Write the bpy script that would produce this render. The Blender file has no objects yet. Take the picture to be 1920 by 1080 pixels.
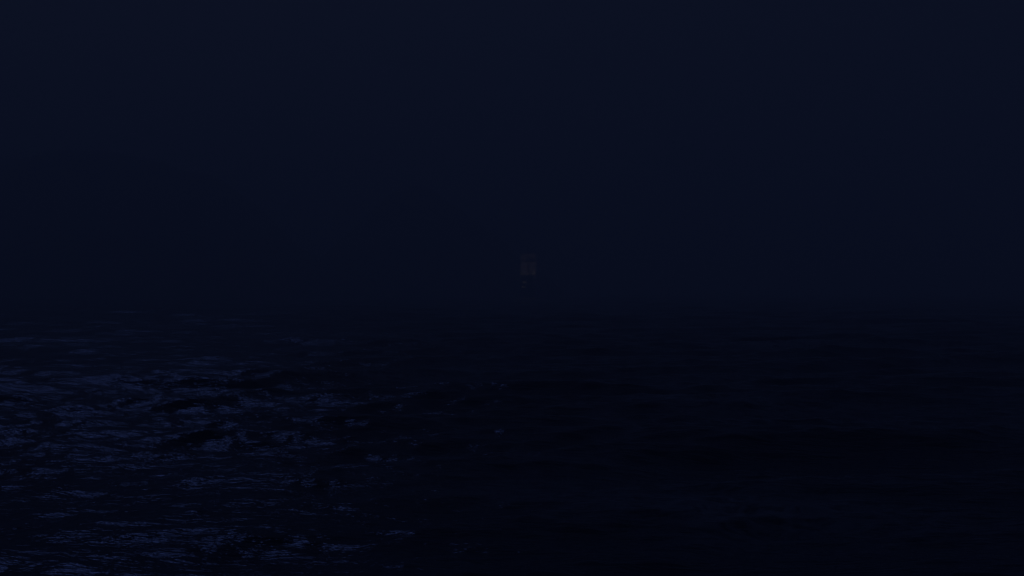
import bpy, bmesh, math, random
import numpy as np
from mathutils import Vector, Matrix, noise as mnoise

random.seed(7)
rng = np.random.default_rng(23)
scene = bpy.context.scene
COL = scene.collection

# ------------------------------------------------------------------ camera
CAM_H = 6.2
cam_d = bpy.data.cameras.new('camera')
cam_d.sensor_width = 36.0
cam_d.lens = 41.25                      # 2200 px focal length at 1920 px
cam_d.clip_start = 0.2
cam_d.clip_end = 40000
cam = bpy.data.objects.new('camera', cam_d)
COL.objects.link(cam)
cam.location = (0, 0, CAM_H)
cam.rotation_euler = (math.radians(90.0 - 0.026), 0, 0)
scene.camera = cam

# ------------------------------------------------------------------ night sky and moon
MOON_EL, MOON_AZ = math.radians(50), math.radians(-23)      # azimuth from the view direction (+Y), left is negative
world = bpy.data.worlds.new('World')
scene.world = world
world.use_nodes = True
wn, wl = world.node_tree.nodes, world.node_tree.links
wn.clear()
out = wn.new('ShaderNodeOutputWorld')
sky = wn.new('ShaderNodeTexSky')
sky.sky_type = 'NISHITA'
sky.sun_disc = False
sky.sun_elevation = MOON_EL
sky.sun_rotation = MOON_AZ
sky.air_density = 1.0
sky.dust_density = 6.0
bg = wn.new('ShaderNodeBackground')
bg.inputs['Strength'].default_value = 0.0011
tint = wn.new('ShaderNodeVectorMath')                       # moonlight: the same sky, dim and blue
tint.operation = 'MULTIPLY'
tint.inputs[1].default_value = (0.30, 0.42, 1.0)
wl.new(sky.outputs['Color'], tint.inputs[0])
wl.new(tint.outputs[0], bg.inputs['Color'])
bg2 = wn.new('ShaderNodeBackground')                        # thin even overcast over the clear night sky
bg2.inputs['Color'].default_value = (0.31, 0.45, 1.0, 1)
bg2.inputs['Strength'].default_value = 0.0122
add = wn.new('ShaderNodeAddShader')
wl.new(bg.outputs[0], add.inputs[0])
wl.new(bg2.outputs[0], add.inputs[1])
wl.new(add.outputs[0], out.inputs['Surface'])

moon_d = bpy.data.lights.new('moon', 'SUN')
moon_d.energy = 0.078
moon_d.angle = math.radians(15)
moon_d.color = (0.16, 0.27, 1.0)
moon = bpy.data.objects.new('moon', moon_d)
COL.objects.link(moon)
to_moon = Vector((math.sin(MOON_AZ) * math.cos(MOON_EL), math.cos(MOON_AZ) * math.cos(MOON_EL), math.sin(MOON_EL)))
moon.rotation_euler = to_moon.to_track_quat('Z', 'Y').to_euler()
moon.location = (-60, 60, 120)

vs = scene.view_settings
scene.display_settings.display_device = 'sRGB'
vs.view_transform = 'Standard'
vs.look = 'None'
vs.exposure = 0.0
vs.gamma = 1.0
vs.use_curve_mapping = False
scene.render.dither_intensity = 1.0
scene.cycles.use_denoising = True
scene.cycles.use_adaptive_sampling = False
scene.cycles.max_bounces = 8
scene.cycles.volume_bounces = 2
scene.cycles.sample_clamp_indirect = 1.0


# ------------------------------------------------------------------ helpers
def tag(o, label=None, cat=None, group=None, kind=None):
    if label: o['label'] = label
    if cat: o['category'] = cat
    if group: o['group'] = group
    if kind: o['kind'] = kind
    return o


def material(name, color, rough=0.7, vary=0.25, scale=3.0, bump=0.0):
    m = bpy.data.materials.new(name)
    m.use_nodes = True
    n, l = m.node_tree.nodes, m.node_tree.links
    p = n['Principled BSDF']
    p.inputs['Roughness'].default_value = rough
    tc = n.new('ShaderNodeTexCoord')
    nz = n.new('ShaderNodeTexNoise')
    nz.inputs['Scale'].default_value = scale
    nz.inputs['Detail'].default_value = 5
    l.new(tc.outputs['Object'], nz.inputs['Vector'])
    r = n.new('ShaderNodeValToRGB')
    r.color_ramp.elements[0].position = 0.3
    r.color_ramp.elements[1].position = 0.7
    r.color_ramp.elements[0].color = tuple(c * (1 - vary) for c in color) + (1,)
    r.color_ramp.elements[1].color = tuple(min(1, c * (1 + vary)) for c in color) + (1,)
    l.new(nz.outputs['Fac'], r.inputs['Fac'])
    l.new(r.outputs['Color'], p.inputs['Base Color'])
    if bump:
        b = n.new('ShaderNodeBump')
        b.inputs['Strength'].default_value = bump
        l.new(nz.outputs['Fac'], b.inputs['Height'])
        l.new(b.outputs['Normal'], p.inputs['Normal'])
    return m


def link_bm(name, bm, mat, parent=None, smooth=False):
    me = bpy.data.meshes.new(name)
    bm.normal_update()
    bm.to_mesh(me)
    bm.free()
    if smooth:
        for p in me.polygons: p.use_smooth = True
    me.materials.append(mat)
    o = bpy.data.objects.new(name, me)
    COL.objects.link(o)
    o.parent = parent
    return o


def tube(bm, a, b, r0, r1=None, seg=8):
    a, b = Vector(a), Vector(b)
    r1 = r0 if r1 is None else r1
    d = b - a
    q = d.to_track_quat('Z', 'Y')
    rings = []
    for p, r in ((a, r0), (b, r1)):
        rings.append([bm.verts.new(p + q @ Vector((r * math.cos(t), r * math.sin(t), 0)))
                      for t in (2 * math.pi * k / seg for k in range(seg))])
    for k in range(seg):
        bm.faces.new((rings[0][k], rings[0][(k + 1) % seg], rings[1][(k + 1) % seg], rings[1][k]))
    bm.faces.new(rings[0][::-1])
    bm.faces.new(rings[1])


def box(bm, c, s, rot=None):
    m = Matrix.Translation(Vector(c)) @ (rot.to_4x4() if rot else Matrix()) @ Matrix.Diagonal((s[0], s[1], s[2], 1))
    bmesh.ops.create_cube(bm, size=1.0, matrix=m)


# ------------------------------------------------------------------ the sea
def ocean_waves():
    """Directional wind sea: list of (kx, ky, amplitude, phase, steepness)."""
    ws = []
    g = 9.81
    lam_p = 14.5
    wp = math.sqrt(2 * math.pi * g / lam_p)
    edges = np.geomspace(0.55, 48.0, 31)
    wind = math.radians(-78)                     # travelling towards the camera and a little to the right
    for i in range(len(edges) - 1):
        l0, l1 = edges[i], edges[i + 1]
        w1, w0 = math.sqrt(2 * math.pi * g / l0), math.sqrt(2 * math.pi * g / l1)
        n = 6
        for j in range(n):
            lam = math.exp(rng.uniform(math.log(l0), math.log(l1)))
            w = math.sqrt(2 * math.pi * g / lam)
            gam = 3.0 ** math.exp(-((w - wp) ** 2) / (2 * (0.08 * wp) ** 2))
            S = 0.0420 * g * g / w ** 5 * math.exp(-1.25 * (wp / w) ** 4) * gam
            a = math.sqrt(2 * S * (w1 - w0) / n)
            spread = 0.22 + 0.45 * min(1, max(0, (w / wp - 1) / 4))
            th = wind + rng.normal() * spread
            k = 2 * math.pi / lam
            ws.append((k * math.cos(th), k * math.sin(th), a, rng.uniform(0, 2 * math.pi), lam))
    return ws


WAVES = ocean_waves()


def sea_surface(X, Y, spacing):
    """Displaced coordinates and fold (crest compression) for rest positions X, Y (2-D arrays)."""
    dx = np.zeros_like(X); dy = np.zeros_like(X); dz = np.zeros_like(X)
    jx = np.zeros_like(X); jy = np.zeros_like(X); jxy = np.zeros_like(X)
    # wave groups: the sea is livelier in some patches than in others
    grp = 0.84 + 0.16 * np.sin(X * 0.043 + Y * 0.021 + 1.3) * np.sin(Y * 0.037 - X * 0.012 + 0.4)
    grp += 0.36 * np.exp(-((Y - 64) / 19) ** 2) / (1 + np.exp(np.clip((X - 4) / 9, -30, 30)))
    grp -= 0.36 / (1 + np.exp(np.clip((Y - 43) / 3.0, -30, 30)))
    grp -= 0.42 * np.exp(-((X + 0.5) / 4.5) ** 2 - ((Y - 51.5) / 3.5) ** 2)
    cut0, cut1 = 2.2, 4.5
    smin = spacing.min()
    for kx, ky, a, ph, lam in WAVES:
        if lam < cut0 * smin:
            continue
        fade = np.clip((lam / spacing - cut0) / (cut1 - cut0), 0, 1) * a
        rows = np.nonzero(fade.max(axis=1) > 0)[0]
        if len(rows) == 0:
            continue
        r0, r1 = rows[0], rows[-1] + 1
        sl = slice(r0, r1)
        arg = kx * X[sl] + ky * Y[sl] + ph
        k = math.hypot(kx, ky)
        ux, uy = kx / k, ky / k
        f = fade[sl] * grp[sl]
        c = np.cos(arg) * f
        s = np.sin(arg) * f
        dz[sl] += c
        q = 0.85
        dx[sl] -= q * ux * s
        dy[sl] -= q * uy * s
        jx[sl] -= q * ux * kx * c
        jy[sl] -= q * uy * ky * c
        jxy[sl] -= q * ux * ky * c
    J = (1 + jx) * (1 + jy) - jxy * jxy
    return X + dx, Y + dy, dz, J


def build_sea():
    ys = [-6000, -3000, -1200, -500, -200, -80, -30]
    ys += list(np.arange(-12, 13, 1.0))
    y = 13.0
    while y < 6000:
        ys.append(y)
        y += max(0.075, 0.0049 * y if y < 700 else 0.012 * y)
    ys = np.array(ys + [6000.0])
    nc = 880
    u = np.linspace(-1, 1, nc)
    w = 24 + 0.60 * np.abs(ys)
    X = u[None, :] * w[:, None]
    skirt = np.array([1.25, 1.8, 3.5, 9.0, 30.0])
    ext = skirt[None, :] * w[:, None]
    ext = np.minimum(ext, np.array([6000, 6300, 6500, 6700, 6900])[None, :])
    X = np.concatenate([-ext[:, ::-1], X, ext], axis=1)
    Y = np.repeat(ys[:, None], X.shape[1], axis=1)
    sx = np.abs(np.gradient(X, axis=1))
    sy = np.abs(np.gradient(ys))[:, None]
    spacing = np.maximum(sx, 0.75 * sy)
    PX, PY, PZ, J = sea_surface(X, Y, spacing)
    fold = np.clip((0.12 - J) / 0.4, 0, 1)
    nr, ncol = X.shape
    co = np.stack([PX, PY, PZ], axis=-1).reshape(-1, 3).astype(np.float32)
    me = bpy.data.meshes.new('sea')
    me.vertices.add(nr * ncol)
    me.vertices.foreach_set('co', co.ravel())
    a = (np.arange(nr - 1)[:, None] * ncol + np.arange(ncol - 1)[None, :]).ravel()
    quads = np.stack([a, a + 1, a + ncol + 1, a + ncol], axis=-1).astype(np.int32)
    nq = len(quads)
    me.loops.add(nq * 4)
    me.loops.foreach_set('vertex_index', quads.ravel())
    me.polygons.add(nq)
    me.polygons.foreach_set('loop_start', np.arange(0, nq * 4, 4, dtype=np.int32))
    me.polygons.foreach_set('loop_total', np.full(nq, 4, dtype=np.int32))
    me.polygons.foreach_set('use_smooth', np.ones(nq, dtype=bool))
    at = me.attributes.new('fold', 'FLOAT', 'POINT')
    at.data.foreach_set('value', fold.ravel().astype(np.float32))
    me.update()
    me.validate()
    o = bpy.data.objects.new('sea', me)
    COL.objects.link(o)
    return o


def sea_material():
    m = bpy.data.materials.new('sea_water')
    m.use_nodes = True
    n, l = m.node_tree.nodes, m.node_tree.links
    p = n['Principled BSDF']
    p.inputs['Base Color'].default_value = (0.008, 0.019, 0.050, 1)
    p.inputs['Roughness'].default_value = 0.09
    p.inputs['IOR'].default_value = 1.333
    geo = n.new('ShaderNodeNewGeometry')

    def noise(scale, detail, stretch, rough=0.55, rot=0.0, dist=0.0):
        mp = n.new('ShaderNodeMapping')
        mp.inputs['Scale'].default_value = stretch
        mp.inputs['Rotation'].default_value = (0, 0, rot)
        l.new(geo.outputs['Position'], mp.inputs['Vector'])
        t = n.new('ShaderNodeTexNoise')
        t.inputs['Scale'].default_value = scale
        t.inputs['Detail'].default_value = detail
        t.inputs['Roughness'].default_value = rough
        t.inputs['Distortion'].default_value = dist
        l.new(mp.outputs[0], t.inputs['Vector'])
        return t.outputs['Fac']

    def math_(op, a, b=None, clamp=False):
        t = n.new('ShaderNodeMath')
        t.operation = op
        t.use_clamp = clamp
        for i, v in enumerate((a, b)):
            if v is None: continue
            if isinstance(v, (int, float)): t.inputs[i].default_value = v
            else: l.new(v, t.inputs[i])
        return t.outputs[0]

    def ramp(v, lo, hi):
        t = n.new('ShaderNodeMapRange')
        t.interpolation_type = 'SMOOTHSTEP'
        t.inputs['From Min'].default_value = lo
        t.inputs['From Max'].default_value = hi
        l.new(v, t.inputs['Value'])
        return t.outputs[0]

    # wind ripples
    r1 = noise(1.5, 4, (0.36, 1.3, 1.0), 0.58, 0.12)
    r2 = noise(5.0, 1, (0.4, 1.3, 1.0), 0.5, -0.15)
    h = math_('ADD', math_('MULTIPLY', r1, 0.15), math_('MULTIPLY', r2, 0.016))
    bump = n.new('ShaderNodeBump')
    bump.inputs['Strength'].default_value = 1.0
    bump.inputs['Distance'].default_value = 1.0
    l.new(h, bump.inputs['Height'])
    l.new(bump.outputs[0], p.inputs['Normal'])

    # foam: breaking lips (fold attribute) and drifting lace left by old breakers
    att = n.new('ShaderNodeAttribute')
    att.attribute_name = 'fold'
    fold = att.outputs['Fac']
    lace = noise(0.9, 6, (0.7, 1.0, 1.0), 0.62, 0.1, 1.2)
    ridged = math_('SUBTRACT', 1.0, math_('MULTIPLY', math_('ABSOLUTE', math_('SUBTRACT', lace, 0.5)), 9.0), True)
    patch = noise(0.045, 3, (0.55, 1.0, 1.0), 0.5)
    patches = ramp(patch, 0.50, 0.68)
    drift = math_('MULTIPLY', math_('MULTIPLY', ridged, patches), 0.22)
    grain = ramp(noise(3.5, 4, (0.6, 1.0, 1.0), 0.6), 0.38, 0.62)
    lip = math_('MULTIPLY', math_('MULTIPLY', fold, grain), 0.3)
    foam_f = math_('MAXIMUM', drift, lip, True)
    foam = n.new('ShaderNodeBsdfDiffuse')
    foam.inputs['Color'].default_value = (0.62, 0.66, 0.70, 1)
    mix = n.new('ShaderNodeMixShader')
    l.new(foam_f, mix.inputs[0])
    l.new(p.outputs[0], mix.inputs[1])
    l.new(foam.outputs[0], mix.inputs[2])
    l.new(mix.outputs[0], n['Material Output'].inputs['Surface'])
    return m


sea = build_sea()
sea.data.materials.append(sea_material())
tag(sea, 'dark choppy night sea with thin bluish foam streaks', 'sea', kind='structure')


# ------------------------------------------------------------------ headland lost in the haze
def build_hill(label, x0, x1, y0, y1, profile, height, seed):
    nx, ny = 130, 70
    bm = bmesh.new()
    grid = []
    for j in range(ny):
        row = []
        for i in range(nx):
            u, v = i / (nx - 1), j / (ny - 1)
            x, y = x0 + (x1 - x0) * u, y0 + (y1 - y0) * v
            rise = min(1.0, v / 0.40)
            rise = rise * rise * (3 - 2 * rise)
            back = 1.0 - max(0.0, (v - 0.5) / 0.5) ** 2
            h = height * profile(x) * rise * back
            h += mnoise.fractal(Vector((x * 0.016, y * 0.016, seed)), 1.0, 2.0, 6) * 9.0 * min(1.0, h / 40.0)
            edge = min(1.0, min(i, nx - 1 - i) / 8.0, min(j, ny - 1 - j) / 3.0)
            row.append(bm.verts.new((x, y, h * edge - 2.6)))
        grid.append(row)
    for j in range(ny - 1):
        for i in range(nx - 1):
            bm.faces.new((grid[j][i], grid[j][i + 1], grid[j + 1][i + 1], grid[j + 1][i]))
    o = link_bm('hill', bm, M_SCRUB, None, True)
    tag(o, label, 'hill', kind='structure')


M_SCRUB = material('hill_scrub', (0.045, 0.055, 0.04), 0.95, 0.4, 0.03, 0.4)
build_hill('dark flat-topped headland barely showing through the haze at far left', -760.0, -60.0, 690.0, 1250.0,
           lambda x: (0.95 + 0.05 * math.cos(x * 0.02)) / (1.0 + math.exp((x + 190) / 30.0)), 112.0, 3.7)
build_hill('low rounded hill just left of the ship, almost lost in haze', -330.0, 60.0, 905.0, 1350.0,
           lambda x: math.exp(-((x + 85) / 88.0) ** 2), 96.0, 8.1)

# ------------------------------------------------------------------ the sailing ship, seen from astern
M_HULL = material('tarred_oak', (0.11, 0.09, 0.075), 0.75, 0.35, 1.6, 0.2)
M_TRIM = material('pale_trim', (0.42, 0.38, 0.30), 0.6, 0.2, 2.0)
M_SPAR = material('spar_pine', (0.16, 0.12, 0.08), 0.7, 0.25, 2.5)
M_ROPE = material('tarred_rope', (0.05, 0.045, 0.04), 0.9, 0.2, 6.0)
M_IRON = material('black_iron', (0.03, 0.03, 0.032), 0.5, 0.2, 5.0)


def sail_material():
    m = material('weathered_canvas', (0.70, 0.67, 0.62), 0.9, 0.14, 0.8)
    n, l = m.node_tree.nodes, m.node_tree.links
    p = n['Principled BSDF']
    tr = n.new('ShaderNodeBsdfTranslucent')
    l.new(p.inputs['Base Color'].links[0].from_socket, tr.inputs['Color'])
    mx = n.new('ShaderNodeMixShader')
    mx.inputs[0].default_value = 0.45
    l.new(p.outputs[0], mx.inputs[1])
    l.new(tr.outputs[0], mx.inputs[2])
    l.new(mx.outputs[0], n['Material Output'].inputs['Surface'])
    return m


def glow_material(name, color, strength):
    m = bpy.data.materials.new(name)
    m.use_nodes = True
    p = m.node_tree.nodes['Principled BSDF']
    p.inputs['Base Color'].default_value = (0.1, 0.08, 0.05, 1)
    p.inputs['Roughness'].default_value = 0.3
    p.inputs['Emission Color'].default_value = color + (1,)
    p.inputs['Emission Strength'].default_value = strength
    return m


def lamp_glass():
    m = bpy.data.materials.new('lantern_glass')
    m.use_nodes = True
    n, l = m.node_tree.nodes, m.node_tree.links
    n.remove(n['Principled BSDF'])
    t, e, mx = n.new('ShaderNodeBsdfTransparent'), n.new('ShaderNodeEmission'), n.new('ShaderNodeMixShader')
    e.inputs['Color'].default_value = (1.0, 0.86, 0.7, 1)
    e.inputs['Strength'].default_value = 0.3
    mx.inputs[0].default_value = 0.5
    l.new(t.outputs[0], mx.inputs[1])
    l.new(e.outputs[0], mx.inputs[2])
    l.new(mx.outputs[0], n['Material Output'].inputs['Surface'])
    return m


M_SAIL = sail_material()
M_LAMP = lamp_glass()
M_GLOW = glow_material('lantern_flame', (1.0, 0.82, 0.66), 0.075)
M_PANE = material('dark_glass', (0.02, 0.025, 0.03), 0.15, 0.2, 3.0)


def build_ship():
    root = bpy.data.objects.new('sailing_ship', None)
    COL.objects.link(root)
    tag(root, 'faint square-rigged sailing ship with pale sails, far off in the haze', 'ship')

    # hull: stations from stern (y=0) to stem (y=38); beam, sheer height
    st = [(0, 4.9, 14.6), (3, 5.1, 13.8), (6.2, 5.3, 13.2), (6.4, 5.3, 10.6), (12, 5.5, 9.6), (12.2, 5.5, 6.6), (18, 5.55, 6.0),
          (24, 5.2, 6.2), (27.8, 4.5, 6.8), (28, 4.5, 8.8), (32, 3.0, 9.2), (35.5, 1.3, 9.8), (37.2, 0.25, 10.2)]
    sec_t = [0.0, 0.12, 0.3, 0.5, 0.68, 0.84, 1.0]
    bm = bmesh.new()
    rings = []
    for y, b, top in st:
        keel = -2.6 + (max(0, y - 31) ** 1.6) * 0.32
        pts = []
        for t in sec_t:
            z = keel + (top - keel) * t
            if z < 2.6:
                f = max(0.05, ((z - keel) / (2.6 - keel))) ** 0.45 if 2.6 > keel else 1.0
            else:
                f = 1.0 - 0.24 * ((z - 2.6) / 12.0) ** 1.2
            if y < 4 and z < 3.5:
                f *= 0.35 + 0.65 * max(0, (z - keel) / (3.5 - keel)) ** 0.8
            pts.append((b * f, y, z))
        ring = [bm.verts.new((-x, yy, z)) for x, yy, z in pts[::-1]] + [bm.verts.new((x, yy, z)) for x, yy, z in pts]
        rings.append(ring)
    m_ = len(rings[0])
    for a, b in zip(rings[:-1], rings[1:]):
        for k in range(m_ - 1):
            bm.faces.new((a[k], a[k + 1], b[k + 1], b[k]))
    bm.faces.new(rings[0])
    bm.faces.new(rings[-1][::-1])
    hull = link_bm('hull', bm, M_HULL, root)

    # decks
    for nm, ya, yb, z, bw in (('poop_deck', 0.15, 6.2, 12.4, 4.1), ('quarter_deck', 6.2, 12.1, 9.0, 4.7),
                              ('main_deck', 12.0, 27.9, 5.2, 5.1), ('forecastle_deck', 27.9, 34.0, 8.2, 2.4)):
        bm = bmesh.new()
        box(bm, (0, (ya + yb) / 2, z), (2 * bw, yb - ya, 0.15))
        link_bm(nm, bm, M_SPAR, hull)
    # wales along both sides
    for s in (-1, 1):
        for zz, bw in ((3.0, 5.62), (5.2, 5.5)):
            bm = bmesh.new()
            pr = None
            for y, b, top in st:
                f = 1.0 - 0.24 * ((zz - 2.6) / 12.0) ** 1.2 if zz > 2.6 else 1.0
                pt = Vector((s * (b * f + 0.05), y, zz + 0.0016 * (y - 15) ** 2))
                if pr is not None and (pt - pr).length > 0.5:
                    tube(bm, pr, pt, 0.14, 0.14, 6)
                pr = pt
            link_bm('wale', bm, M_TRIM if zz > 4 else M_HULL, hull)

    # stern: taffrail, balustrades, gallery windows, rudder
    bm = bmesh.new()
    box(bm, (0, -0.12, 14.75), (8.6, 0.42, 0.5))
    box(bm, (0, -0.16, 15.12), (9.0, 0.56, 0.18))
    link_bm('taffrail', bm, M_TRIM, root)
    for z, wd in ((11.9, 8.5), (8.6, 9.0), (5.6, 9.4)):
        bm = bmesh.new()
        box(bm, (0, -0.1, z), (wd, 0.34, 0.22))
        link_bm('stern_moulding', bm, M_TRIM, root)
    for r, (z, n, hgt) in enumerate(((10.2, 5, 1.7), (7.0, 6, 1.6))):
        for k in range(n):
            x = (k - (n - 1) / 2) * 1.45
            bm = bmesh.new()
            for dx in (-0.48, 0.48):
                box(bm, (x + dx, -0.08, z), (0.12, 0.2, hgt))
            for dz in (-hgt / 2, 0, hgt / 2):
                box(bm, (x, -0.083, z + dz), (1.07, 0.19, 0.11))
            wf = link_bm('stern_window', bm, M_TRIM, root)
            bm = bmesh.new()
            box(bm, (x, -0.03, z), (0.86, 0.08, hgt - 0.08))
            lit = k < 2
            link_bm('pane', bm, M_GLOW if lit else M_PANE, wf)
    bm = bmesh.new()
    box(bm, (0, -0.55, 1.0), (0.35, 1.0, 7.0))
    link_bm('rudder', bm, M_HULL, root)
    for s in (-1, 1):                                        # quarter galleries
        bm = bmesh.new()
        box(bm, (s * 4.75, 1.6, 8.6), (0.9, 2.6, 2.4))
        bmesh.ops.create_cone(bm, segments=8, radius1=1.0, radius2=0.1, depth=1.6, cap_ends=True,
                              matrix=Matrix.Translation((s * 4.75, 1.6, 10.6)) @ Matrix.Diagonal((0.55, 1.4, 1, 1)))
        bmesh.ops.create_cone(bm, segments=8, radius1=0.1, radius2=1.0, depth=1.8, cap_ends=True,
                              matrix=Matrix.Translation((s * 4.75, 1.6, 6.5)) @ Matrix.Diagonal((0.5, 1.3, 1, 1)))
        link_bm('quarter_gallery', bm, M_HULL, root)

    # stern lanterns
    for x, lit in ((-4.0, True), (0.0, False), (4.0, False)):
        bm = bmesh.new()
        tube(bm, (x, -0.1, 15.2), (x, -0.5, 15.9), 0.06, 0.05, 6)
        bmesh.ops.create_cone(bm, segments=8, radius1=0.55, radius2=0.05, depth=0.45, cap_ends=True,
                              matrix=Matrix.Translation((x, -0.55, 17.1)))
        bmesh.ops.create_cone(bm, segments=8, radius1=0.1, radius2=0.38, depth=0.2, cap_ends=True,
                              matrix=Matrix.Translation((x, -0.55, 15.95)))
        for k in range(8):
            t = k * math.pi / 4
            tube(bm, (x + 0.36 * math.cos(t), -0.55 + 0.36 * math.sin(t), 16.05),
                 (x + 0.47 * math.cos(t), -0.55 + 0.47 * math.sin(t), 16.88), 0.03, 0.03, 5)
        ln = link_bm('stern_lantern', bm, M_IRON, root)
        bm = bmesh.new()
        bmesh.ops.create_cone(bm, segments=8, radius1=0.33, radius2=0.43, depth=0.8, cap_ends=True,
                              matrix=Matrix.Translation((x, -0.55, 16.46)))
        link_bm('glass', bm, M_LAMP, ln)
        fd = bpy.data.lights.new('stern_lantern_flame', 'POINT')
        fd.energy = 130 if lit else 60
        fd.shadow_soft_size = 0.1
        fd.color = (1.0, 0.86, 0.80)
        fo = bpy.data.objects.new('stern_lantern_flame', fd)
        COL.objects.link(fo)
        fo.parent = ln
        fo.location = (x, -0.55, 16.46)

    # lit deck lanterns on the poop, behind the taffrail
    for x in (-3.6, 3.4):
        bm = bmesh.new()
        box(bm, (x, 1.4, 12.56), (0.5, 0.5, 0.12))
        box(bm, (x, 1.4, 13.52), (0.5, 0.5, 0.08))
        for dx in (-0.2, 0.2):
            for dy in (-0.2, 0.2):
                tube(bm, (x + dx, 1.4 + dy, 12.6), (x + dx, 1.4 + dy, 13.5), 0.03, 0.03, 5)
        dl = link_bm('deck_lantern', bm, M_IRON, root)
        ld = bpy.data.lights.new('deck_lantern_flame', 'POINT')
        ld.energy = 700
        ld.shadow_soft_size = 0.12
        ld.color = (1.0, 0.84, 0.92)
        lo = bpy.data.objects.new('deck_lantern_flame', ld)
        COL.objects.link(lo)
        lo.parent = dl
        lo.location = (x, 1.4, 13.1)

    # masts
    masts = {'mizzen_mast': (7.0, 24.0, 0.2), 'main_mast': (17.0, 38.0, 0.36), 'fore_mast': (28.5, 34.0, 0.32)}
    mo = {}
    for nm, (y, top, r) in masts.items():
        bm = bmesh.new()
        if nm == 'mizzen_mast':                                # short jigger mast, its sail stowed
            tube(bm, (0, y, 3.0), (0, y - 0.2, 17.5), r, r * 0.6, 10)
            mo[nm] = link_bm(nm, bm, M_SPAR, root, True)
            continue
        tube(bm, (0, y, 3.0), (0, y - 0.3, 22.0), r, r * 0.8, 10)
        tube(bm, (0, y - 0.05, 21.0), (0, y - 0.4, top), r * 0.6, r * 0.28, 8)
        mo[nm] = link_bm(nm, bm, M_SPAR, root, True)
        bm = bmesh.new()
        bmesh.ops.create_cone(bm, segments=12, radius1=0.9, radius2=1.3, depth=0.5, cap_ends=True,
                              matrix=Matrix.Translation((0, y - 0.3, 21.2)))
        link_bm('fighting_top', bm, M_SPAR, mo[nm])
    bm = bmesh.new()
    tube(bm, (0, 34.5, 9.0), (0, 49.0, 15.5), 0.34, 0.16, 10)
    link_bm('bowsprit', bm, M_SPAR, root, True)

    # square sails on main and fore masts: bellied sheets with thickness
    def sail(name, parent_y, zt, zb, wt, wb, belly):
        nx, nz = 14, 12
        bm = bmesh.new()
        lay = []
        for off in (0.0, 0.05):
            g = []
            for j in range(nz + 1):
                v = j / nz
                rw = []
                for i in range(nx + 1):
                    u = i / nx * 2 - 1
                    hw = (wt + (wb - wt) * v) / 2
                    roach = 0.05 * (zt - zb) * (1 - u * u) * v
                    d = belly * (1 - u * u * 0.85) * math.sin(math.pi * min(1, 0.12 + 0.75 * v))
                    wr = 0.05 * math.sin(9 * u + 5 * v + parent_y)
                    rw.append(bm.verts.new((u * hw, parent_y + 0.55 + d + wr + off, zt + (zb - zt) * v + roach)))
                g.append(rw)
            lay.append(g)
        for q, g in enumerate(lay):
            for j in range(nz):
                for i in range(nx):
                    f = (g[j][i], g[j][i + 1], g[j + 1][i + 1], g[j + 1][i])
                    bm.faces.new(f if q == 0 else f[::-1])
        a, b = lay
        for i in range(nx):
            bm.faces.new((a[0][i + 1], a[0][i], b[0][i], b[0][i + 1]))
            bm.faces.new((a[nz][i], a[nz][i + 1], b[nz][i + 1], b[nz][i]))
        for j in range(nz):
            bm.faces.new((a[j][0], a[j + 1][0], b[j + 1][0], b[j][0]))
            bm.faces.new((a[j + 1][nx], a[j][nx], b[j][nx], b[j + 1][nx]))
        s = link_bm(name, bm, M_SAIL, root, True)
        return s

    def yard(y, z, w, r):
        bm = bmesh.new()
        tube(bm, (0, y + 0.42, z), (-w / 2, y + 0.42, z), r, r * 0.5, 8)
        tube(bm, (0, y + 0.42, z), (w / 2, y + 0.42, z), r, r * 0.5, 8)
        return link_bm('yard', bm, M_SPAR, root, True)

    yard(17.0, 31.9, 11.6, 0.2)
    yard(17.0, 25.8, 12.4, 0.26)
    sail('topsail', 17.0, 31.7, 26.0, 11.0, 11.6, 1.6)
    sail('main_course', 17.0, 25.5, 16.0, 11.7, 11.4, 2.2)
    yard(28.5, 28.6, 9.6, 0.18)
    yard(28.5, 23.6, 10.8, 0.24)
    sail('topsail', 28.5, 28.4, 23.8, 9.0, 10.0, 1.4)
    sail('fore_course', 28.5, 23.3, 13.0, 10.2, 9.8, 2.0)
    # furled lateen on the mizzen
    bm = bmesh.new()
    tube(bm, (-0.5, 3.0, 12.6), (0.5, 14.5, 16.4), 0.2, 0.12, 8)
    ly = link_bm('lateen_yard', bm, M_SPAR, root, True)
    bm = bmesh.new()
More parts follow.
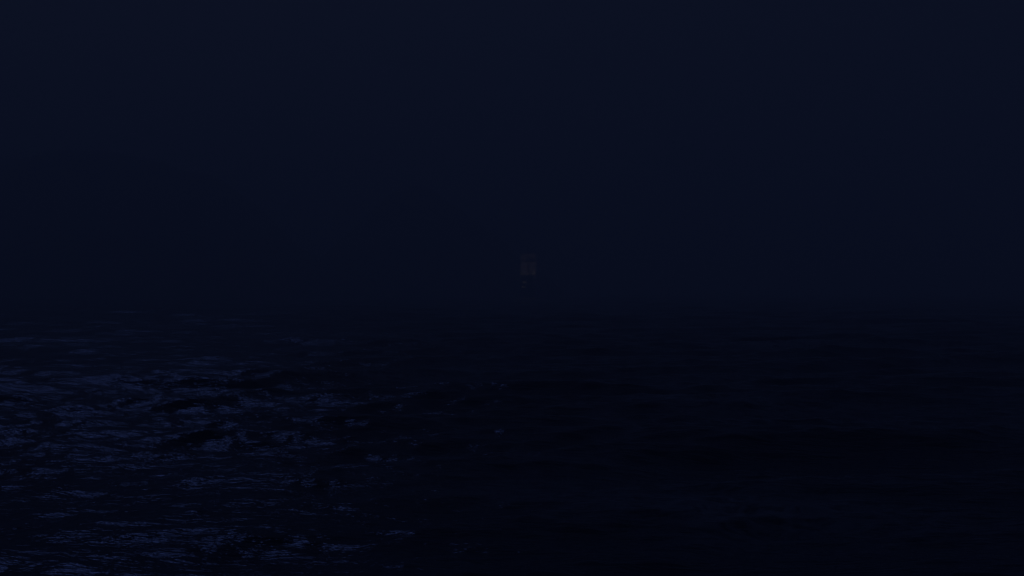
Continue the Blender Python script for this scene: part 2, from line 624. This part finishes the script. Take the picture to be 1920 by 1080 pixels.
    for k in range(9):
        a = Vector((-0.5, 3.0, 12.6)).lerp(Vector((0.5, 14.5, 16.4)), 0.06 + 0.1 * k)
        b = Vector((-0.5, 3.0, 12.6)).lerp(Vector((0.5, 14.5, 16.4)), 0.06 + 0.1 * (k + 1) - 0.01)
        tube(bm, a + Vector((0, 0, -0.28)), b + Vector((0, 0, -0.28)), 0.24 + 0.06 * (k % 2), 0.26, 8)
    link_bm('furled_sail', bm, M_SAIL, ly, True)

    # shrouds and stays, each with its own mesh
    for nm, (y, top, r) in masts.items():
        zb = {'mizzen_mast': 10.4, 'main_mast': 6.6, 'fore_mast': 7.0}[nm]
        bw = {'mizzen_mast': 4.9, 'main_mast': 5.5, 'fore_mast': 4.2}[nm]
        for s in (-1, 1):
            for k in range(4):
                bm = bmesh.new()
                tube(bm, (s * bw, y - 0.8 - 0.9 * k, zb), (s * 0.5, y - 0.3, 17.0 if nm == 'mizzen_mast' else 21.0), 0.045, 0.04, 5)
                link_bm('shroud', bm, M_ROPE, mo[nm])
    for a, b in (((0, 16.6, 36.5), (0, 28.2, 22.0)), ((0, 16.7, 21.5), (0, 28.2, 9.5)), ((0, 28.1, 33.0), (0, 48.5, 15.4)),
                 ((0, 6.8, 17.2), (0, 16.7, 12.0))):
        bm = bmesh.new()
        tube(bm, a, b, 0.05, 0.05, 5)
        link_bm('stay', bm, M_ROPE, root)
    return root


SHIP_Y = 850.0
ship = build_ship()
ship.location = ((991 - 960) / 2200 * SHIP_Y - 0.5, SHIP_Y, -0.3)
ship.rotation_euler = (0, math.radians(-0.8), math.radians(-3.0))

# ------------------------------------------------------------------ haze
bm = bmesh.new()
box(bm, (0, 0, 64.0), (14400, 14400, 140.0))
hm = bpy.data.materials.new('sea_haze')
hm.use_nodes = True
hn, hl = hm.node_tree.nodes, hm.node_tree.links
hn.remove(hn['Principled BSDF'])
pv = hn.new('ShaderNodeVolumePrincipled')
pv.inputs['Color'].default_value = (0.88, 0.92, 0.95, 1)
pv.inputs['Density'].default_value = 0.0032
pv.inputs['Density Attribute'].default_value = ''
pv.inputs['Anisotropy'].default_value = 0.0
hl.new(pv.outputs[0], hn['Material Output'].inputs['Volume'])
hm.cycles.homogeneous_volume = True
haze = link_bm('haze', bm, hm)
tag(haze, 'blue night haze hanging over the sea', 'haze', kind='stuff')
